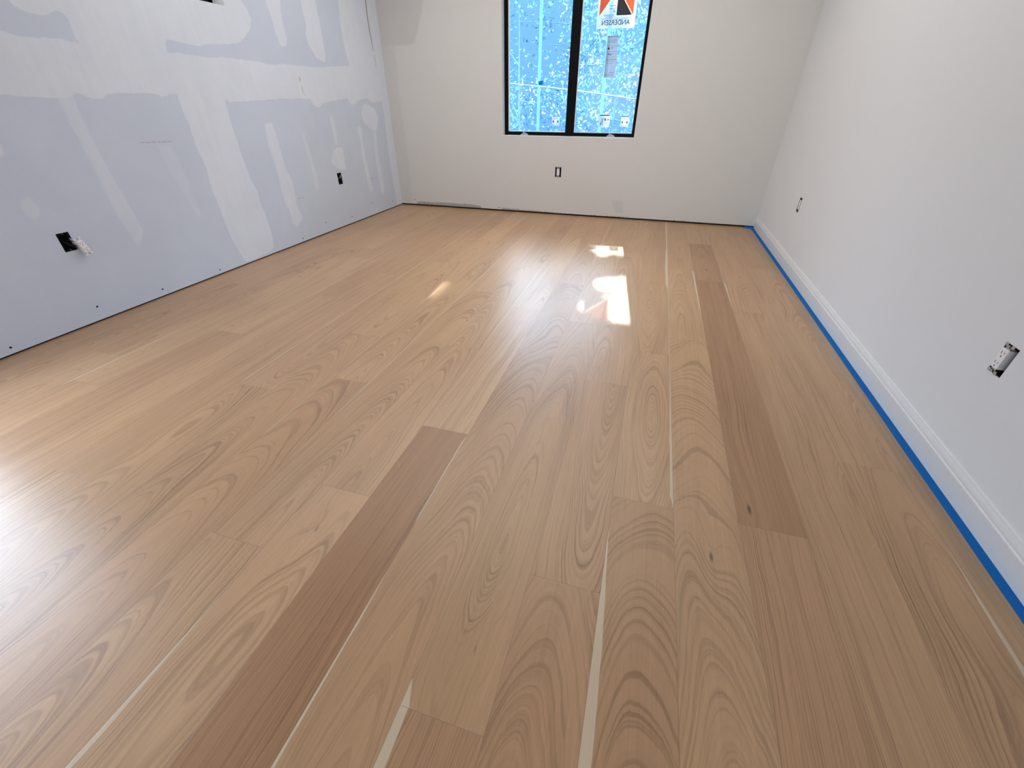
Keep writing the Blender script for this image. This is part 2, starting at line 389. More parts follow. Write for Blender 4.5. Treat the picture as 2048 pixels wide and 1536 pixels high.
lm = bm.verts.layers.float_vector.new('place'); lk = bm.verts.layers.float_vector.new('knot'); ls = bm.verts.layers.float_vector.new('sap')
uvl = None
for row in range(-16, 6):
    x0 = PX + PW * row; x1 = x0 + PW
    x0c = max(x0, XL - .02); x1c = min(x1, XR + .02)
    js = sorted(j for j in JOINTS.get(row, []) if j < YB)
    ends = [YF] + js + [YB + .03]
    first = [k for k in range(len(ends) - 1) if ends[k + 1] > 0.02]
    for k in range(len(ends) - 1):
        piece = k - first[0]
        sp = SPEC.get((row, piece))
        seed = rnd.random() * 50
        if sp: dark, red, (co, d0, sl_) = sp
        else:
            dark = rnd.uniform(.22, .58) if row > -9 else rnd.uniform(.30, .62); red = rnd.uniform(.2, .7)
            co, d0, sl_ = rnd.choice([(rnd.uniform(.05, .15), rnd.uniform(-.1, .06), rnd.uniform(.04, .11)), (rnd.uniform(.25, .4), rnd.uniform(.05, .2), .02)])
        # reflectance of the board itself, between pale and brown oak
        lo = Vector((.560, .352, .192)); hi = Vector((.330, .178, .084)); rs = Vector((.003, -.004, .000))
        c = lo.lerp(hi, dark) + rs * (red * 2 - .5)
        kn = KNOTS.get((row, piece), (0, -50, .001))
        ya, yb = ends[k], ends[k + 1]
        n = max(1, int((yb - ya) / .06)); ys = [ya + (yb - ya) * i / n for i in range(n + 1)]
        prev = None
        for y in ys:
            line = []
            for x in (x0c, x1c):
                v = bm.verts.new((x, y, 0))
                v[lt] = c; v[lr] = (x0 + co, d0 - sl_ * ya if False else d0, sl_); v[lm] = (x - x0, y - ya, seed)
                v[lk] = kn
                wl, wr = sap_w(row, 'L', y), sap_w(row, 'R', y)
                v[ls] = (wl, wr, yb - y)
                line.append(v)
            if prev: bm.faces.new((prev[0], prev[1], line[1], line[0]))
            prev = line
m_floor, b = newmat('white_oak_planks')
pu, pv, seed = sep(attr('place', 'Vector')); cx, d0n, slp = sep(attr('ring', 'Vector'))
kx, ky, ks = sep(attr('knot', 'Vector')); swl, swr, yend = sep(attr('sap', 'Vector'))
gx, gy, gz = sep(objco())
sd = seed * 3.7
wave = (noi(comb(gx * 9, gy * 1.2, sd), 1, 2) - .5) * .026 + (noi(comb(gx * 34, gy * 6, sd), 1, 3) - .5) * .015
dep = d0n + pv * slp + (noi(comb(gx * 2, gy * .85, sd + 5), 1, 2) - .5) * .11
# grain lines bow around a knot
kdx = gx - kx; kdy = (gy - ky) * .28
kd = (kdx * kdx + kdy * kdy + .00001).sqrt()
bow = ks * 1.6 * N.m('EXPONENT', kd * kd * -420.0)
rad = ((gx - cx + wave) * (gx - cx + wave) + dep * dep + bow * .02).sqrt() + bow
rn = noi(comb(rad * 230, gy * .8, sd + 3), 1, 3, .75)          # uneven growth rings
fr = (rad * 185).frac()
late = smooth(rn, .50, .66) * .75 + smooth(fr, .30, .90) * (1.0 - smooth(fr, .90, 1.0)) * smooth(noi(comb(rad * 30, gy * 1.5, sd + 11), 1, 2), .40, .62) * .55
fib = noi(comb(gx * 380, gy * 11, sd), 1, 4, .75)
streak = noi(comb(gx * 120, gy * 2.6, sd + 40), 1, 3, .6)
fib2 = noi(comb(gx * 1100, gy * 26, sd), 1, 2, .6)
patch = noi(comb(gx * 7, gy * .9, sd + 9), 1, 3)
contrast = .30 + noi(comb(gx * 5, gy * 1.1, sd + 20), 1, 2) * 1.2
lines = late * contrast * (fib * .8 + .55)
pores = smooth(fib, .60, .78) * .5 + smooth(fib2, .62, .8) * .35
pores = pores * (late * .7 + .45)
knotm = 1.0 - smooth(kd / (ks + .0001), .12, .5)
val = 1.08 - lines * .40 - pores * .28 + (patch - .5) * .34 + (fib - .5) * .34 + (streak - .5) * .26
base = N.nt.nodes.new('ShaderNodeMix'); base.data_type = 'RGBA'; base.blend_type = 'MULTIPLY'; base.inputs[0].default_value = 1
N.nt.links.new(attr('tone', 'Vector'), base.inputs[6])
N.nt.links.new(comb(val, val.pow(1.08), val.pow(1.16)), base.inputs[7])
colr = base.outputs[2]
# pinkish / greenish drift between heart and sap
drift = noi(comb(gx * 3.5, gy * .6, sd + 31), 1, 2)
colr = mixc(smooth(drift, .45, .8) * .10, colr, mixc(1.0, colr, (1.06, .93, .90), 'MULTIPLY'))
# sapwood slivers
wn = (noi(comb(gx * 3, gy * 7, sd), 1, 2) - .5) * .010
sapm = N.m('MAXIMUM', smooth(swl - pu + wn * smooth(swl, .001, .01), -.0005, .0012), smooth(swr - (PW - pu) + wn * smooth(swr, .001, .01), -.0005, .0012))
sapm = sapm * (smooth(swl + swr, .0005, .002))
colr = mixc(sapm * .8, colr, mixc(fib, (.58, .46, .32), (.66, .53, .38)))
colr = mixc(knotm * .85, colr, (.05, .025, .015))
# joints: a hairline where boards meet
edge = N.m('MINIMUM', N.m('MINIMUM', pu, PW - pu), N.m('MINIMUM', pv, yend))
hair = 1.0 - smooth(edge, .0003, .0012)
colr = mixc(hair * .38, colr, (.12, .075, .045))
# dust plus painted occlusion shade along the taped edge, in ragged streaks
dust_shade = smooth(gx + (noi(comb(gx * 16, gy * 3, 1.0), 1, 3) - .5) * .16, 1.02, 1.14) * .42
colr = mixc(dust_shade, colr, (.20, .15, .10))
N.nt.links.new(colr, b.inputs['Base Color'])
rough = .345 + (fib - .5) * .10 + pores * .08
N.nt.links.new(rough.s, b.inputs['Roughness'])
b.inputs['Specular IOR Level'].default_value = .60
bp = N.nt.nodes.new('ShaderNodeBump'); bp.inputs['Strength'].default_value = .22; bp.inputs['Distance'].default_value = .0006
N.nt.links.new((1.0 - pores * .9 - hair * 2.0 - late * .3).s, bp.inputs['Height']); N.nt.links.new(bp.outputs[0], b.inputs['Normal'])
fl = link('floor', bm, m_floor)
s = fl.modifiers.new('thickness', 'SOLIDIFY'); s.thickness = .02; s.offset = -1
tag(fl, kind='structure')

# sole plates in the gap under the drywall, its shade painted near-black
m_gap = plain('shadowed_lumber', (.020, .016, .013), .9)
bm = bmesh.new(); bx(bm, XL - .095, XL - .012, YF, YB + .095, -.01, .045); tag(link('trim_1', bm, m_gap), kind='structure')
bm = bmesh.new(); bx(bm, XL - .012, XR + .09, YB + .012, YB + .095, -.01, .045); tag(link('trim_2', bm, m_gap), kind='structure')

# ------------------------------------------------------------------ baseboard on the right with its stepped moulding
m_trim = plain('white_trim_paint', (.74, .74, .74), .38, var=.015, scale=60)
prof = [(0, .0005), (.0150, .0005), (.0150, .0745), (.0142, .0765), (.0105, .0785), (.0100, .0805), (.0112, .083), (.0108, .088), (.0085, .096), (.0060, .1015), (.0055, .1045), (.0040, .1085), (0, .1095)]
bm = bmesh.new()
ra = [bm.verts.new((XR - a, YF, z)) for a, z in prof]; rb = [bm.verts.new((XR - a, YB - .0005, z)) for a, z in prof]
for i in range(len(prof)):
    j = (i + 1) % len(prof); bm.faces.new((ra[i], rb[i], rb[j], ra[j]))
bm.faces.new(ra); bm.faces.new(rb[::-1])
bmesh.ops.recalc_face_normals(bm, faces=bm.faces)
tag(link('baseboard_right', bm, m_trim), kind='structure')

# ------------------------------------------------------------------ blue masking tape on the floor
m_tape = plain('blue_tape_paper', (.0045, .125, .40), .75, var=.10, scale=220, bump=.3, spec=.15)
bm = bmesh.new()
prev = None; y = YF
while y < YB - .02:
    wv = noise.noise(Vector((0, y * 2.1, 3))) * .0028
    a = 1.137 + wv; zz = .0006 + abs(noise.noise(Vector((2, y * 5, 0)))) * .0010
    q = [bm.verts.new((a, y, .0002)), bm.verts.new((a, y, zz)), bm.verts.new((1.1692, y, .0009)), bm.verts.new((1.1692, y, .0002))]
    if prev:
        for i in range(4): bm.faces.new((prev[i], prev[(i + 1) % 4], q[(i + 1) % 4], q[i]))
    prev = q; y += .05
bm.faces.new(prev)
# end of the strip turned along the foot of the back wall
c0 = [(1.058, YB - .030), (1.137, YB - .075), (1.169, YB - .075), (1.169, YB - .002), (1.085, YB - .002)]
lo_ = [bm.verts.new((x, y, .0003)) for x, y in c0]; hi_ = [bm.verts.new((x, y, .0016 + .010 * (y > YB - .01))) for x, y in c0]
bm.faces.new(lo_[::-1]); bm.faces.new(hi_)
for i in range(5): bm.faces.new((lo_[i], lo_[(i + 1) % 5], hi_[(i + 1) % 5], hi_[i]))
bmesh.ops.recalc_face_normals(bm, faces=bm.faces)
tp = link('masking_tape', bm, m_tape)
tag(tp, 'long strip of blue masking tape on the oak floor along the white baseboard', 'tape')

def trans_mat(name, col, fac=.55, alpha=1.0, tint=(1, 1, 1)):
    m, b = newmat(name); t = N.nt; t.nodes.remove(b)
    n = noi(objco(), 60, 3)
    c = mixc(n, col, tuple(x * .93 for x in col))
    df = t.nodes.new('ShaderNodeBsdfDiffuse'); tl = t.nodes.new('ShaderNodeBsdfTranslucent'); mx = t.nodes.new('ShaderNodeMixShader')
    t.links.new(c, df.inputs[0]); t.links.new(c, tl.inputs[0]); mx.inputs[0].default_value = fac
    t.links.new(df.outputs[0], mx.inputs[1]); t.links.new(tl.outputs[0], mx.inputs[2])
    last = mx
    if alpha < 1:
        tp_ = t.nodes.new('ShaderNodeBsdfTransparent'); m2 = t.nodes.new('ShaderNodeMixShader'); m2.inputs[0].default_value = alpha; tp_.inputs[0].default_value = (*tint, 1)
        t.links.new(tp_.outputs[0], m2.inputs[1]); t.links.new(mx.outputs[0], m2.inputs[2]); last = m2
    t.links.new(last.outputs[0], t.nodes['Material Output'].inputs[0])
    return m
m_bar_ = trans_mat('frosted_cyan_film', (.30, .56, .64), .75, .6)
# ------------------------------------------------------------------ window in the back wall
m_black = plain('black_window_frame', (.003, .003, .0035), .55, var=.1, spec=.12)
m_ret = plain('white_glazing_bead', (.78, .80, .82), .45)
m_retp = plain('window_return_gloss_paint', (.93, .93, .93), .22, bump=.02, spec=.9)
m_metal = plain('zinc_metal', (.45, .46, .47), .35, .9)
m_lock = plain('silver_window_hardware', (.50, .51, .53), .4, .35)
def glass_mat():
    m, b = newmat('clear_window_glass'); t = N.nt; t.nodes.remove(b)
    tr = t.nodes.new('ShaderNodeBsdfTransparent'); tr.inputs[0].default_value = (.90, .955, .985, 1)
    gl = t.nodes.new('ShaderNodeBsdfGlossy'); gl.inputs[1].default_value = .02
    fr_ = t.nodes.new('ShaderNodeFresnel'); fr_.inputs[0].default_value = 1.35
    mx = t.nodes.new('ShaderNodeMixShader')
    t.links.new(fr_.outputs[0], mx.inputs[0]); t.links.new(tr.outputs[0], mx.inputs[1]); t.links.new(gl.outputs[0], mx.inputs[2])
    t.links.new(mx.outputs[0], t.nodes['Material Output'].inputs[0])
    return m
m_glass = glass_mat()
w1 = thing('window_1', None, None, ((WIN1[0] + WIN1[1]) / 2, YB, WIN1[2])); tag(w1, kind='structure')
def wchild(name, bm, mat, smooth_=False):
    o = link(name, bm, mat, None, smooth_); o.parent = w1; o.matrix_parent_inverse = Matrix.Translation(-w1.location); return o
x0, x1, z0, z1 = WIN1
YA = YB + .10
bm = bmesh.new()                                     # painted returns and sill lining the opening
e = .0012
bx(bm, x0, x0 + e, YB + .001, YA, z0, z1); bx(bm, x1 - e, x1, YB + .001, YA, z0, z1)
bx(bm, x0, x1, YB - .002, YA, z0 - .004, z0 + .003); bx(bm, x0, x1, YB + .001, YA, z1 - e, z1)
wchild('window_return', bm, m_retp)
GX = [(-1.683, -1.022), (-.918, -.2845)]             # glass openings
zg0, zg1 = .872, 2.285
bm = bmesh.new()
for a, b_, c, d in ((x0, GX[0][0] - .014, z0, z1), (GX[1][1], x1, z0, z1), (GX[0][1], GX[1][0] - .008, z0, z1)):
    bx(bm, a, b_, YA, YA + .045, c, d, .002)
bx(bm, GX[0][0] - .014, GX[0][1], YA, YA + .045, z0 + .003, zg0 - .006, .002); bx(bm, GX[1][0] - .008, GX[1][1], YA, YA + .045, z0 + .003, zg0 - .006, .002)
bx(bm, x0, x1, YA + .001, YA + .045, zg1, z1, .002)
bx(bm, x0 + .015, x0 + .020, YA - .003, YA, z0 + .003, z1)      # thin raised lip of the frame
wchild('window_frame', bm, m_black)
bm = bmesh.new()
for a, b_ in GX:
    a0 = a - (.014 if a < -1.2 else .008)
    bx(bm, a0 + .003, a, YA + .005, YA + .026, zg0 - .006, zg1); bx(bm, a0, b_, YA + .005, YA + .026, zg0 - .006, zg0)
    bx(bm, b_ - .002, b_, YA + .01, YA + .026, zg0, zg1)
wchild('glazing_bead', bm, m_ret)
for a, b_ in GX:
    bm = bmesh.new(); bx(bm, a - .002, b_ + .002, YA + .0265, YA + .0305, zg0 - .004, zg1 + .004)
    wchild('window_pane', bm, m_glass)
for xa in (-1.35, -.642):  # translucent film strip down the middle of each pane
    bm = bmesh.new()
    bx(bm, xa - .017, xa + .017, YA + .032, YA + .038, zg0 - .004, zg1 + .004, .002)
    # lean of the bars in the photograph follows the pane, so they stay plumb here
    wchild('film_seam', bm, m_bar_)
for xc in (-1.497, -.509):                            # folding crank handles on the bottom rail
    bm = bmesh.new()
    cyl(bm, (xc, YA - .004, z0 + .012), (0, 0, 1), .013, .014, 20)
    bx(bm, xc - .043, xc + .045, YA - .020, YA - .003, z0 + .004, z0 + .013, .003)
    tube(bm, [(xc - .035, YA - .010, z0 + .011), (xc - .02, YA - .014, z0 + .021), (xc + .005, YA - .014, z0 + .024), (xc + .03, YA - .012, z0 + .016), (xc + .042, YA - .010, z0 + .011)], [.003, .005, .006, .005, .003])
    cyl(bm, (xc - .012, YA - .006, z0 + .032), (0, 0, 1), .006, .022, 14)
    wchild('crank_handle', bm, m_lock, True)

# ------------------------------------------------------------------ labels stuck on the panes
m_white = trans_mat('label_paper', (.92, .90, .94), .7, .42)
m_gpap = trans_mat('grey_label_paper', (.62, .66, .72), .65, .85)
m_org = trans_mat('orange_print', (.95, .22, .11), .6, .5, (1, .52, .28))
m_gry = trans_mat('dark_grey_print', (.13, .13, .13), .5)
m_ink = plain('black_ink', (.02, .02, .025), .6)
m_wln = trans_mat('white_print', (.80, .80, .84), .6)
GY = YA + .026                                       # room side of the glass
def flat(bm, pts, y, th=.0002):
    f = [bm.verts.new((x, y, z)) for x, z in pts]; k = [bm.verts.new((x, y + th, z)) for x, z in pts]
    bm.faces.new(f); bm.faces.new(k[::-1])
    n = len(pts)
    for i in range(n): bm.faces.new((f[i], k[i], k[(i + 1) % n], f[(i + 1) % n]))
    bmesh.ops.recalc_face_normals(bm, faces=bm.faces)
def text_mesh(name, body, size, x, y, z, mat, parent, mirror=True, sx=1.0):
    cu = bpy.data.curves.new(name, 'FONT'); cu.body = body; cu.size = size; cu.align_x = 'CENTER'; cu.extrude = .0001; cu.offset = size * .012
    tmp = bpy.data.objects.new(name, cu)
    me = bpy.data.meshes.new_from_object(tmp); bpy.data.objects.remove(tmp)
    mt = Matrix.Translation((x, y, z)) @ Matrix.Rotation(math.radians(90), 4, 'X') @ Matrix.Diagonal((-sx if mirror else sx, 1, 1, 1))
    me.transform(mt); me.materials.clear(); me.materials.append(mat)
    o = bpy.data.objects.new(name, me); COL.objects.link(o); o.parent = parent
    return o
stk = thing('window_sticker', 'large square window sticker with orange and grey triangles and mirrored lettering', 'sticker')
SXL, SXR, SZ0, SZ1 = -.776, -.402, 1.765, 2.215
bm = bmesh.new(); flat(bm, [(SXL, SZ0), (SXR, SZ0), (SXR, SZ1), (SXL, SZ1)], GY - .0004)
link('paper', bm, m_white, stk)
zt = 2.19; zb_ = 1.864; ax = -.589
bm = bmesh.new()
flat(bm, [(-.755, zb_), (-.755, zt), (-.594, zt), (-.594, 2.06)], GY - .0009)
flat(bm, [(-.428, zb_), (-.428, zt), (-.584, zt), (-.584, 2.06)], GY - .0009)
link('orange_print', bm, m_org, stk)
bm = bmesh.new(); flat(bm, [(-.587, zb_), (-.438, zb_), (-.587, 2.055)], GY - .0009)
link('grey_print', bm, m_gry, stk)
text_mesh('lettering', 'ANDERSEN', .054, -.588, GY - .0008, 1.793, m_ink, stk, True, 1.02)
text_mesh('seal_print', '®', .03, -.61, GY - .0008, 1.885, m_gry, stk)
bm = bmesh.new()
for i, (a, b_) in enumerate([(-.69, -.62), (-.70, -.60), (-.71, -.61), (-.66, -.60), (-.655, -.60)]):
    flat(bm, [(a, 1.850 + i * .009 * (1 if i < 3 else 2.4)), (b_, 1.850 + i * .009 * (1 if i < 3 else 2.4)), (b_, 1.853 + i * .009 * (1 if i < 3 else 2.4)), (a, 1.853 + i * .009 * (1 if i < 3 else 2.4))], GY - .0008)
flat(bm, [(-.745, 1.842), (-.43, 1.842), (-.43, 1.844), (-.745, 1.844)], GY - .0008)
flat(bm, [(-.725, 1.834), (-.47, 1.834), (-.47, 1.836), (-.725, 1.836)], GY - .0008)
link('small_print', bm, m_gry, stk)

def label_rows(name, label, x0, x1, z0, z1, rows, mat, seed, blocks=()):
    t = thing(name, label, 'label')
    bm = bmesh.new(); flat(bm, [(x0, z0), (x1, z0), (x1, z1), (x0, z1)], GY - .0004); link('paper', bm, mat, t)
    r = random.Random(seed); bm = bmesh.new(); w = x1 - x0; h = z1 - z0
    for fz, fa, fb, th in rows:
        zc = z1 - fz * h; a = x0 + w * fa; end = x0 + w * fb
        if th > .004 or fb - fa > .85:
            flat(bm, [(a, zc), (end, zc), (end, zc + th), (a, zc + th)], GY - .0008); continue
        while a < end - .003:
            l = r.uniform(.004, .013); bb = min(a + l, end)
            flat(bm, [(a, zc), (bb, zc), (bb, zc + th), (a, zc + th)], GY - .0008); a = bb + r.uniform(.002, .004)
    for fx, fz, fw, fh in blocks:
        a = x0 + w * fx; zc = z1 - fz * h
        flat(bm, [(a, zc - fh * h), (a + fw * w, zc - fh * h), (a + fw * w, zc), (a, zc)], GY - .0008)
    link('printed_text', bm, m_gry, t)
    return t
label_rows('energy_label', 'tall narrow grey paper label on the right pane below the big orange sticker', -.651, -.537, 1.367, 1.710,
           [(.03, .05, .95, .004), (.10, .2, .85, .003), (.13, .15, .9, .003), (.165, .15, .8, .003), (.24, .05, .95, .002), (.37, .05, .95, .002), (.42, .1, .9, .0025), (.45, .1, .6, .0025), (.50, .15, .8, .0025),
            (.56, .03, .97, .003), (.585, .05, .8, .0025), (.62, .05, .9, .002), (.66, .05, .7, .002), (.88, .45, .95, .004), (.93, .05, .9, .0025), (.96, .05, .9, .0025)], m_gpap, 3, [(.12, .27, .16, .05), (.45, .27, .08, .03), (.15, .43, .3, .012)])
label_rows('rating_label', 'small square printed label low on the right pane left of the smallest label', -.653, -.540, .922, 1.040,
           [(.10, .03, .97, .009), (.24, .35, .95, .003), (.36, .4, .95, .003), (.46, .5, .9, .003), (.62, .38, .97, .003), (.72, .4, .95, .003), (.82, .4, .95, .003), (.93, .05, .7, .002)], m_white, 5,
           [(.22, .28, .04, .55), (.32, .28, .05, .6), (.12, .6, .06, .25), (.5, .3, .12, .2), (.8, .35, .1, .12)])
label_rows('glazing_label', 'small printed label low in the right corner of the left pane', -1.184, -1.099, .928, 1.026,
           [(.08, .03, .97, .006), (.22, .1, .9, .003), (.34, .1, .9, .003), (.92, .08, .4, .004), (.92, .6, .92, .004)], m_white, 8, [(.10, .48, .16, .20), (.70, .48, .16, .20)])
label_rows('glazing_label', 'small printed label low in the right corner of the right pane', -.416, -.333, .930, 1.026,
           [(.08, .03, .97, .006), (.22, .1, .9, .003), (.34, .1, .9, .003), (.92, .08, .4, .004), (.92, .6, .92, .004)], m_white, 9, [(.10, .48, .16, .20), (.70, .48, .16, .20)])
bm = bmesh.new(); flat(bm, [(-1.352, 1.306), (-1.302, 1.316), (-1.305, 1.349), (-1.355, 1.341)], GY - .0006, .0003)
tag(link('tape_scrap', bm, trans_mat('turquoise_tape', (.03, .42, .62), .7)), 'little turquoise tape scrap on the glass of the left pane', 'tape')

# ------------------------------------------------------------------ high window in the left wall (only a lower corner shows)
w2 = thing('window_2', None, None, (XL, (WIN2[0] + WIN2[1]) / 2, WIN2[2])); tag(w2, kind='structure')
def w2child(name, bm, mat):
    o = link(name, bm, mat); o.parent = w2; o.matrix_parent_inverse = Matrix.Translation(-w2.location); return o
y0, y1, z0, z1 = WIN2
bm = bmesh.new(); bx(bm, XL - .10, XL - .001, y1 - .0012, y1, z0, z1); bx(bm, XL - .10, XL - .001, y0, y0 + .0012, z0, z1); bx(bm, XL - .10, XL - .001, y0, y1, z0, z0 + .0012)
w2child('window_return', bm, m_retp)
bm = bmesh.new()
bx(bm, XL - .17, XL - .10, y1 - .035, y1, z0, z1, .002); bx(bm, XL - .17, XL - .10, y0, y0 + .035, z0, z1, .002)
bx(bm, XL - .17, XL - .10, y0, y1, z0, z0 + .035, .002); bx(bm, XL - .17, XL - .10, y0, y1, z1 - .035, z1, .002)
bx(bm, XL - .15, XL - .11, y1 - .085, y1 - .05, z0, z1, .002)
w2child('window_frame', bm, m_black)
bm = bmesh.new(); bx(bm, XL - .14, XL - .136, y0 + .03, y1 - .03, z0 + .03, z1 - .03); w2child('window_pane', bm, m_glass)

# ------------------------------------------------------------------ electrical outlets
m_box = plain('dark_blue_plastic_box', (.012, .014, .022), .6)
m_dev = plain('white_device_plastic', (.86, .86, .88), .35, var=.01)
m_dark = plain('slot_black', (.015, .015, .015), .7)
m_copper = plain('bare_copper', (.65, .38, .24), .35, .8)
m_wire = plain('black_wire_insulation', (.012, .012, .012), .5)
m_wirew = plain('white_wire_insulation', (.62, .58, .52), .5)
m_torn = plain('torn_drywall_paper', (.45, .42, .38), .9, var=.3, scale=200)
def box_bm(w, h, d=.06, t=.002):
    bm = bmesh.new()
    bx(bm, -w / 2, -w / 2 + t, .001, d, -h / 2, h / 2); bx(bm, w / 2 - t, w / 2, .001, d, -h / 2, h / 2)
    bx(bm, -w / 2, w / 2, .001, d, -h / 2, -h / 2 + t); bx(bm, -w / 2, w / 2, .001, d, h / 2 - t, h / 2)
    bx(bm, -w / 2, w / 2, d - t, d, -h / 2, h / 2)
    for s_ in (1, -1): cyl(bm, (0.0, .012, s_ * (h / 2 - .007)), (0, 1, 0), .005, .022, 12)
    return bm
def device(parent, strap=None):
    strap = strap or m_metal
    """decorator style duplex receptacle, local x across, z up, -y towards the room"""
    bm = bmesh.new(); bx(bm, -.0165, .0165, -.0055, .022, -.0335, .0335, .0022); link('receptacle_face', bm, m_dev, parent)
    bm = bmesh.new()
    for s_ in (1, -1):
        bx(bm, -.0075, -.0055, -.0058, -.004, s_ * .017 - .001, s_ * .017 + .008); bx(bm, .0055, .0072, -.0058, -.004, s_ * .017 + .000, s_ * .017 + .007)
        cyl(bm, (0, -.0050, s_ * .017 - .0085), (0, 1, 0), .0024, .0016, 12)
    link('slots', bm, m_dark, parent)
    bm = bmesh.new()
    bx(bm, -.0105, .0105, -.0012, .0004, -.0435, .0435, .0004)
    for s_ in (1, -1):
        bx(bm, -.0215, -.0085, -.0012, .0004, s_ * .0465 - .0055, s_ * .0465 + .0055, .0004); bx(bm, .0085, .0215, -.0012, .0004, s_ * .0465 - .0055, s_ * .0465 + .0055, .0004)
        bx(bm, -.009, .009, -.0012, .0004, s_ * .0425 - .003, s_ * .0425 + .003, .0004)
    link('mounting_strap', bm, strap, parent)
    for s_ in (1, -1):
        bm = bmesh.new(); cyl(bm, (0, -.002, s_ * .0445), (0, 1, 0), .0036, .003, 14)
        bx(bm, -.0030, .0030, -.0037, -.0030, s_ * .0445 - .0004, s_ * .0445 + .0004)
        link('screw', bm, m_metal, parent)
def place(t, wallname, u, z):
    if wallname == 'back': t.location = (u, YB, z)
    elif wallname == 'left': t.location = (XL, u, z); t.rotation_euler = (0, 0, math.radians(90))
    else: t.location = (XR, u, z); t.rotation_euler = (0, 0, math.radians(-90))
def outlet(label, wallname, u, z, w, h, dx=0.0, dz=0.0, dy=.0):
    t = thing('electrical_outlet', label, 'outlet', group=None); place(t, wallname, u, z)
    link('electrical_box', box_bm(w - .001, h - .001), m_box, t)
    sub = t
    bmw = bmesh.new()
    tube(bmw, [(.012, .055, .02), (.016, .04, .0), (.012, .02, -.01)], .0022); link('wire', bmw, m_wire, t)
    n0 = set(COL.objects)
    device(t)
    for o in set(COL.objects) - n0: o.location = (dx, dy, dz)
    return t
outlet('white outlet in a black-edged slot low on the wall under the big window', 'back', (h_b[0] + h_b[1]) / 2, (h_b[2] + h_b[3]) / 2, h_b[1] - h_b[0], h_b[3] - h_b[2], -.001)
outlet('coverless white outlet on the right wall nearest the camera', 'right', (h_rn[0] + h_rn[1]) / 2, (h_rn[2] + h_rn[3]) / 2, .062, .102, -.0085, 0, -.001)
outlet('coverless outlet far along the right wall near the back corner', 'right', (h_rf[0] + h_rf[1]) / 2, (h_rf[2] + h_rf[3]) / 2, .065, .108, -.010, 0, .007)
# far one on the left wall: empty box with a wire end
t = thing('electrical_box', 'empty black wall box under the pale compound patch on the grey left wall', 'outlet box'); place(t, 'left', (h_lf[0] + h_lf[1]) / 2, (h_lf[2] + h_lf[3]) / 2)
link('box_shell', box_bm(.069, .109), m_box, t)
bm = bmesh.new(); tube(bm, [(.028, .05, -.005), (.024, .03, .0), (.019, .010, .006), (.018, .004, .022), (.020, .003, .030)], .0042); link('wire', bm, m_wirew, t)
bm = bmesh.new(); tube(bm, [(-.02, .05, 0), (-.024, .02, .005), (-.026, .006, -.002)], .002); link('wire', bm, m_copper, t)
# near one on the left wall: torn opening with the receptacle hanging out
t = thing('electrical_outlet', 'white outlet pulled out and dangling beside a torn black hole in left wall', 'outlet'); place(t, 'left', (h_ln[0] + h_ln[1]) / 2, (h_ln[2] + h_ln[3]) / 2)
link('electrical_box', box_bm(.063, .101), m_box, t)
for pts in ([(-.012, .05, .01), (-.006, .02, .0), (.018, -.006, -.02), (.034, -.014, -.030)], [(.002, .05, -.01), (.008, .02, -.02), (.024, -.008, -.036), (.040, -.014, -.045)], [(.006, .05, .02), (.012, .015, .005), (.026, -.008, .000), (.040, -.014, -.008)]):
    bm = bmesh.new(); tube(bm, pts, .0022); link('wire', bm, m_wire, t)
bm = bmesh.new()
flat(bm, [(.020, .020), (.034, .006), (.046, -.030), (.036, -.046), (.024, -.020)], -.0012, .0008); link('torn_paper', bm, m_torn, t)
n0 = set(COL.objects); device(t, plain('bright_zinc', (.82, .83, .84), .5, .1))
for o in set(COL.objects) - n0:
    o.location = (.050, -.030, -.034); o.rotation_euler = (0, math.radians(-14), math.radians(3))

# ------------------------------------------------------------------ drywall screws left bare along the bottom
m_scr = plain('black_screw', (.018, .016, .016), .45, .4)
def screw_proto():
    bm = bmesh.new(); cyl(bm, (0, -.0004, 0), (0, 1, 0), .0055, .0024, 14, .0046)
    return link('drywall_screw', bm, m_scr)
SCL = [(1.147, .044), (1.607, .091), (2.017, .052), (2.493, .039), (3.461, .039), (3.839, .106), (4.287, .074), (4.719, .143), (5.181, .083)]
LBL = ['black screw head on the left wall at the left edge of the photo', 'black screw head on grey left wall below and right of the dangling outlet',
       'black screw head below the faint narrow compound stripe on left wall', 'black screw head just left of the foot of the wide compound band',
       'screw head below the lower tip of the bright compound stripe', 'screw head low between the bright stripe and the empty wall box',
       'screw head low on left wall below the empty wall box', 'screw head below the thin stripe left of the spoon-shaped stripe', 'screw head on left wall nearest the back corner']
p0 = screw_proto()
for i, ((u, z), lb) in enumerate(zip(SCL, LBL)):
    o = p0 if i == 0 else p0.copy()
    if i: COL.objects.link(o)
    o.location = (XL, u, z); o.rotation_euler = (0, 0, math.radians(90)); tag(o, lb, 'screw', 'drywall screws along the foot of the left wall')
LB2 = ['screw head on the back wall beside the left corner', 'screw head at the floor gap just right of the left corner of back wall', 'screw head at the foot of the back wall left of the window',
       'screw head at the floor gap below the right window pane', 'screw head at foot of the back wall toward the right corner']
for (u, z), lb in zip([(-2.969, .071), (-2.724, .020), (-1.791, .039), (-.587, .018), (.331, .020)], LB2):
    o = p0.copy(); COL.objects.link(o); o.location = (u, YB, z); o.rotation_euler = (0, 0, 0); tag(o, lb, 'screw', 'screws along the foot of the back wall')

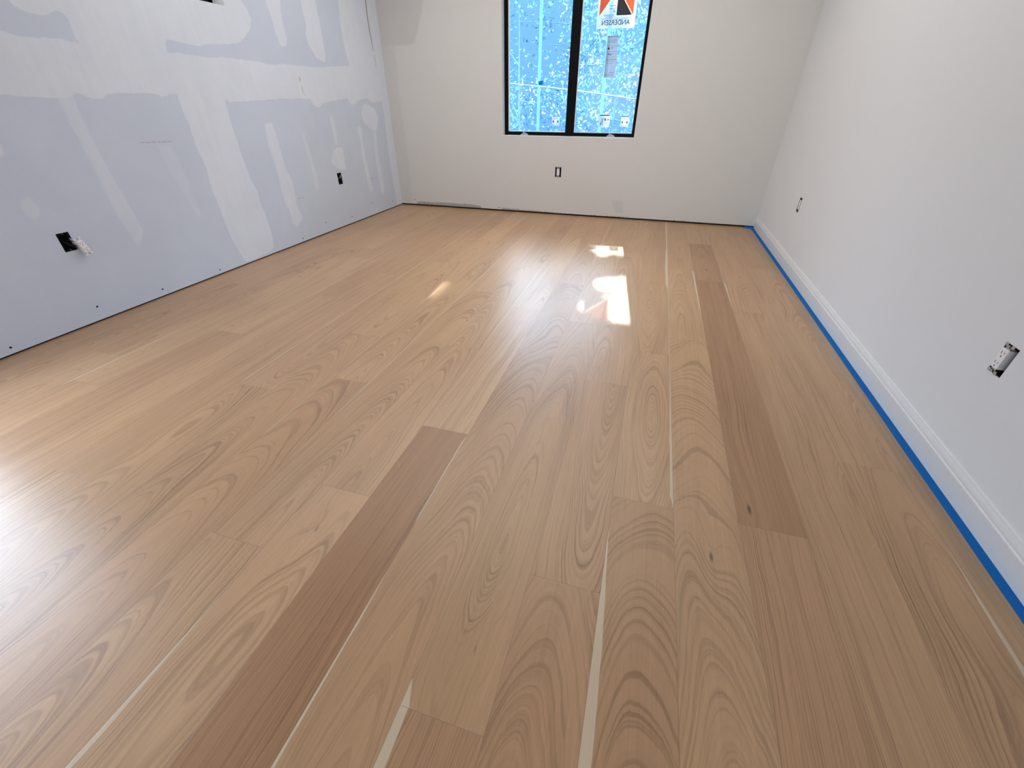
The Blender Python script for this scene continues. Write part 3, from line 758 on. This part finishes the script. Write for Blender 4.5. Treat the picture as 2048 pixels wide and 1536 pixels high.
# faint factory print and pencil-thin cracks on the drywall
wl = bpy.data.objects['wall_left']
m_print = plain('faded_violet_print', (.42, .42, .50), .8)
m_crack = plain('tape_seam_crack', (.40, .385, .375), .9)
def dashes(u0, z0, u1, z1, h, seed):
    bm = bmesh.new(); r = random.Random(seed); L_ = u1 - u0; u = 0
    while u < L_:
        l = r.uniform(.006, .016); k = u / L_; z = z0 + (z1 - z0) * k
        if r.random() < .8: bx(bm, XL, XL + .0003, u0 + u, u0 + min(u + l, L_), z - h * r.uniform(.4, 1) / 2, z + h / 2)
        u += l + r.uniform(.002, .006)
    return bm
for a in ((2.275, .930, 2.51, .923, .006, 1), (3.505, .390, 3.614, .385, .008, 2), (4.77, .395, 4.921, .392, .006, 3)):
    link('printed_marking', dashes(*a), m_print, wl)
def crack(pts, w):
    bm = bmesh.new()
    for (a, b_), wa, wb in zip(zip(pts, pts[1:]), w, w[1:]):
        vs_ = [bm.verts.new((XL + .0004, a[0] - wa, a[1])), bm.verts.new((XL + .0004, a[0] + wa, a[1])), bm.verts.new((XL + .0004, b_[0] + wb, b_[1])), bm.verts.new((XL + .0004, b_[0] - wb, b_[1]))]
        lw = [bm.verts.new(v.co - Vector((.0008, 0, 0))) for v in vs_]
        bm.faces.new(vs_); bm.faces.new(lw[::-1])
        for i in range(4): bm.faces.new((vs_[i], lw[i], lw[(i + 1) % 4], vs_[(i + 1) % 4]))
    bmesh.ops.recalc_face_normals(bm, faces=bm.faces)
    return bm
link('tape_seam', crack([(5.232, 2.3), (5.224, 2.077), (5.208, 1.915), (5.212, 1.793), (5.226, 1.691), (5.232, 1.613)], [.012, .012, .010, .010, .008, .004]), m_crack, wl)
link('tape_seam', crack([(5.238, 1.584), (5.243, 1.53), (5.239, 1.472)], [.002, .003, .001]), m_crack, wl)
link('dry_crack', crack([(3.928, 1.337), (3.932, 1.318), (3.930, 1.30)], [.002, .006, .002]), m_crack, wl)
link('dry_crack', crack([(3.932, 1.272), (3.936, 1.25), (3.931, 1.231), (3.950, 1.205), (3.963, 1.194)], [.001, .003, .002, .003, .001]), m_crack, wl)

# ------------------------------------------------------------------ outside: trees, wire
def leaf_mat(name, c1, c2, tl_=.6):
    m, b = newmat(name); t = N.nt; t.nodes.remove(b)
    n = noi(objco(), 2.2, 3)
    c = mixc(smooth(n, .50, .62), c1, c2)
    df = t.nodes.new('ShaderNodeBsdfDiffuse'); tr = t.nodes.new('ShaderNodeBsdfTranslucent'); mx = t.nodes.new('ShaderNodeMixShader')
    t.links.new(c, df.inputs[0]); t.links.new(c, tr.inputs[0]); mx.inputs[0].default_value = tl_
    t.links.new(df.outputs[0], mx.inputs[1]); t.links.new(tr.outputs[0], mx.inputs[2]); t.links.new(mx.outputs[0], t.nodes['Material Output'].inputs[0])
    return m
m_leafa = leaf_mat('pale_leaves', (.16, .32, .36), (.42, .46, .42))
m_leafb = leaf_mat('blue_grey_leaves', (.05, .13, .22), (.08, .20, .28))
m_leafd = leaf_mat('green_leaves', (.16, .26, .10), (.22, .34, .14), .35)
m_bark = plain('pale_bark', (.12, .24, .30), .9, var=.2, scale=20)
def leaf(bm, c, size, r):
    q = Matrix.Rotation(r.uniform(0, 6.28), 3, 'Z') @ Matrix.Rotation(r.uniform(-1.3, 1.3), 3, 'X') @ Matrix.Rotation(r.uniform(0, 6.28), 3, 'Y')
    w = size * r.uniform(.35, .6)
    p = [Vector((0, 0, -size)), Vector((w, w * .3, -size * .1)), Vector((0, 0, size)), Vector((-w, w * .3, -size * .1))]
    vs_ = [bm.verts.new(Vector(c) + q @ v) for v in p]
    bm.faces.new((vs_[0], vs_[1], vs_[2])); bm.faces.new((vs_[0], vs_[2], vs_[3]))
def tree(label, base, h, spread, n, size, mat, seed, zlo=.2, nc=26):
    r = random.Random(seed)
    t = thing('tree', label, 'tree', base)
    bm = bmesh.new()
    top = Vector((r.uniform(-.3, .3), 0, h))
    tube(bm, [(0, 0, 0), (.04, .02, h * .35), (top.x * .5, 0, h * .7), tuple(top)], [.045, .035, .022, .006])
    tips = []
    for k in range(14):
        z = h * r.uniform(.15, .9); a = r.uniform(0, 6.28); L_ = spread * r.uniform(.5, 1.1)
        e = Vector((math.cos(a) * L_, math.sin(a) * L_ * .5, z + r.uniform(-.1, .7)))
        m_ = e * .5 + Vector((0, 0, z * .5 + r.uniform(-.12, .2)))
        m_.z = (z + e.z) / 2 + r.uniform(-.1, .15)
        tube(bm, [(0, 0, z), tuple(m_), tuple(e)], [.014, .009, .003], 5); tips += [m_, e]
    link('trunk', bm, m_bark, t)
    bm = bmesh.new()
    cl = tips + [Vector((r.uniform(-1, 1) * spread, r.uniform(-.5, .5) * spread, r.uniform(zlo, 1.05) * h)) for _ in range(nc)]
    for i in range(n):
        c = r.choice(cl); s_ = .16 + .3 * r.random() ** 2
        p = c + Vector((r.gauss(0, s_), r.gauss(0, s_ * .6), r.gauss(0, s_)))
        leaf(bm, p, size * r.uniform(.5, 1.3), r)
    link('foliage', bm, mat, t)
    return t
tr1 = tree('pale leafy tree filling the view behind the right window pane', (-.80, 9.0, -2.6), 5.0, .95, 5200, .038, m_leafa, 11, .35, 34)
tree('sparser blue-tinted tree behind the left window pane', (-2.95, 10.4, -2.6), 5.2, .85, 1500, .038, m_leafa, 12, .35, 9)
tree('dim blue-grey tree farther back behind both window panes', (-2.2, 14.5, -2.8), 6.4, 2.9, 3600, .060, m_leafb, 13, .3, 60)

# crown of a tall tree whose boughs dapple the sun before it reaches the window
GAPS = [
 [(-.228,3.264),(-.073,3.353),(-.02,3.114),(-.174,3.067),(-.187,3.138),(-.242,3.15)],
 [(-.172,3.049),(-.068,3.108),(.03,2.919),(.05,2.721),(.06,2.546),(-.08,2.541),(-.177,2.56),(-.19,2.62),(-.32,2.64),(-.308,2.752),(-.181,2.79),(-.154,2.88)],
 [(-.366,4.12),(-.10,4.22),(-.08,3.948),(-.177,4.017),(-.297,4.023),(-.3,3.909),(-.316,3.904),(-.328,4.013),(-.38,4.041)],
 [(-1.408,2.577),(-1.428,2.823),(-1.377,2.828),(-1.368,2.65)]]
Gb = [(p, bbox(p)) for p in GAPS]
r = random.Random(5)
TB = Vector((4.2, 13.2, -3))
t = thing('tree', 'tall tree outside to the right whose high boughs dapple the sunlight', 'tree', TB)
bm = bmesh.new(); tube(bm, [(0, 0, 0), (.1, 0, 4), (-.1, -.4, 7.2), (-.7, -.9, 9.0)], [.22, .18, .10, .02])
for k in range(7):
    f_ = Vector((r.uniform(-1.7, .1), r.uniform(2.0, 4.2), 0)); e = f_ - SUN_DIR * 11.6 - TB
    tube(bm, [(.25, -.3, 6.8), tuple((e + Vector((.25, -.3, 6.8))) * .5 + Vector((0, 0, .3))), tuple(e)], [.05, .03, .008], 6)
link('trunk', bm, plain('brown_bark', (.10, .075, .055), .9, var=.3), t)
bm = bmesh.new(); off = -TB
cnt = 0
while cnt < 9500:
    fx, fy = r.uniform(-2.1, .45), r.uniform(1.6, 4.7)
    d = max(sdf_far(p, bb, fx, fy, .2) for p, bb in Gb)
    if d > -.045: continue
    sz = min(.085, .03 + max(0, -d - .045) * .5)
    p = Vector((fx, fy, 0)) - SUN_DIR * r.uniform(10.6, 12.6)
    leaf(bm, p + off, sz * r.uniform(.8, 1.25), r); cnt += 1
link('foliage', bm, m_leafd, t)

bm = bmesh.new()  # cable outside, parented to the tree only for grouping
tube(bm, [Vector(v) - Vector((-.80, 9.0, -2.6)) for v in [(-3.2, 8.3, 1.47), (-1.9, 8.4, 1.36), (-1.3, 8.5, 1.30), (-.4, 8.8, 1.19), (-.2, 9.0, 1.14)]], [.004, .007, .009, .011, .014], 6)
tag(link('outside_cable', bm, plain('pale_cable', (.34, .30, .27), .6), tr1), 'long pale cable outside the window')
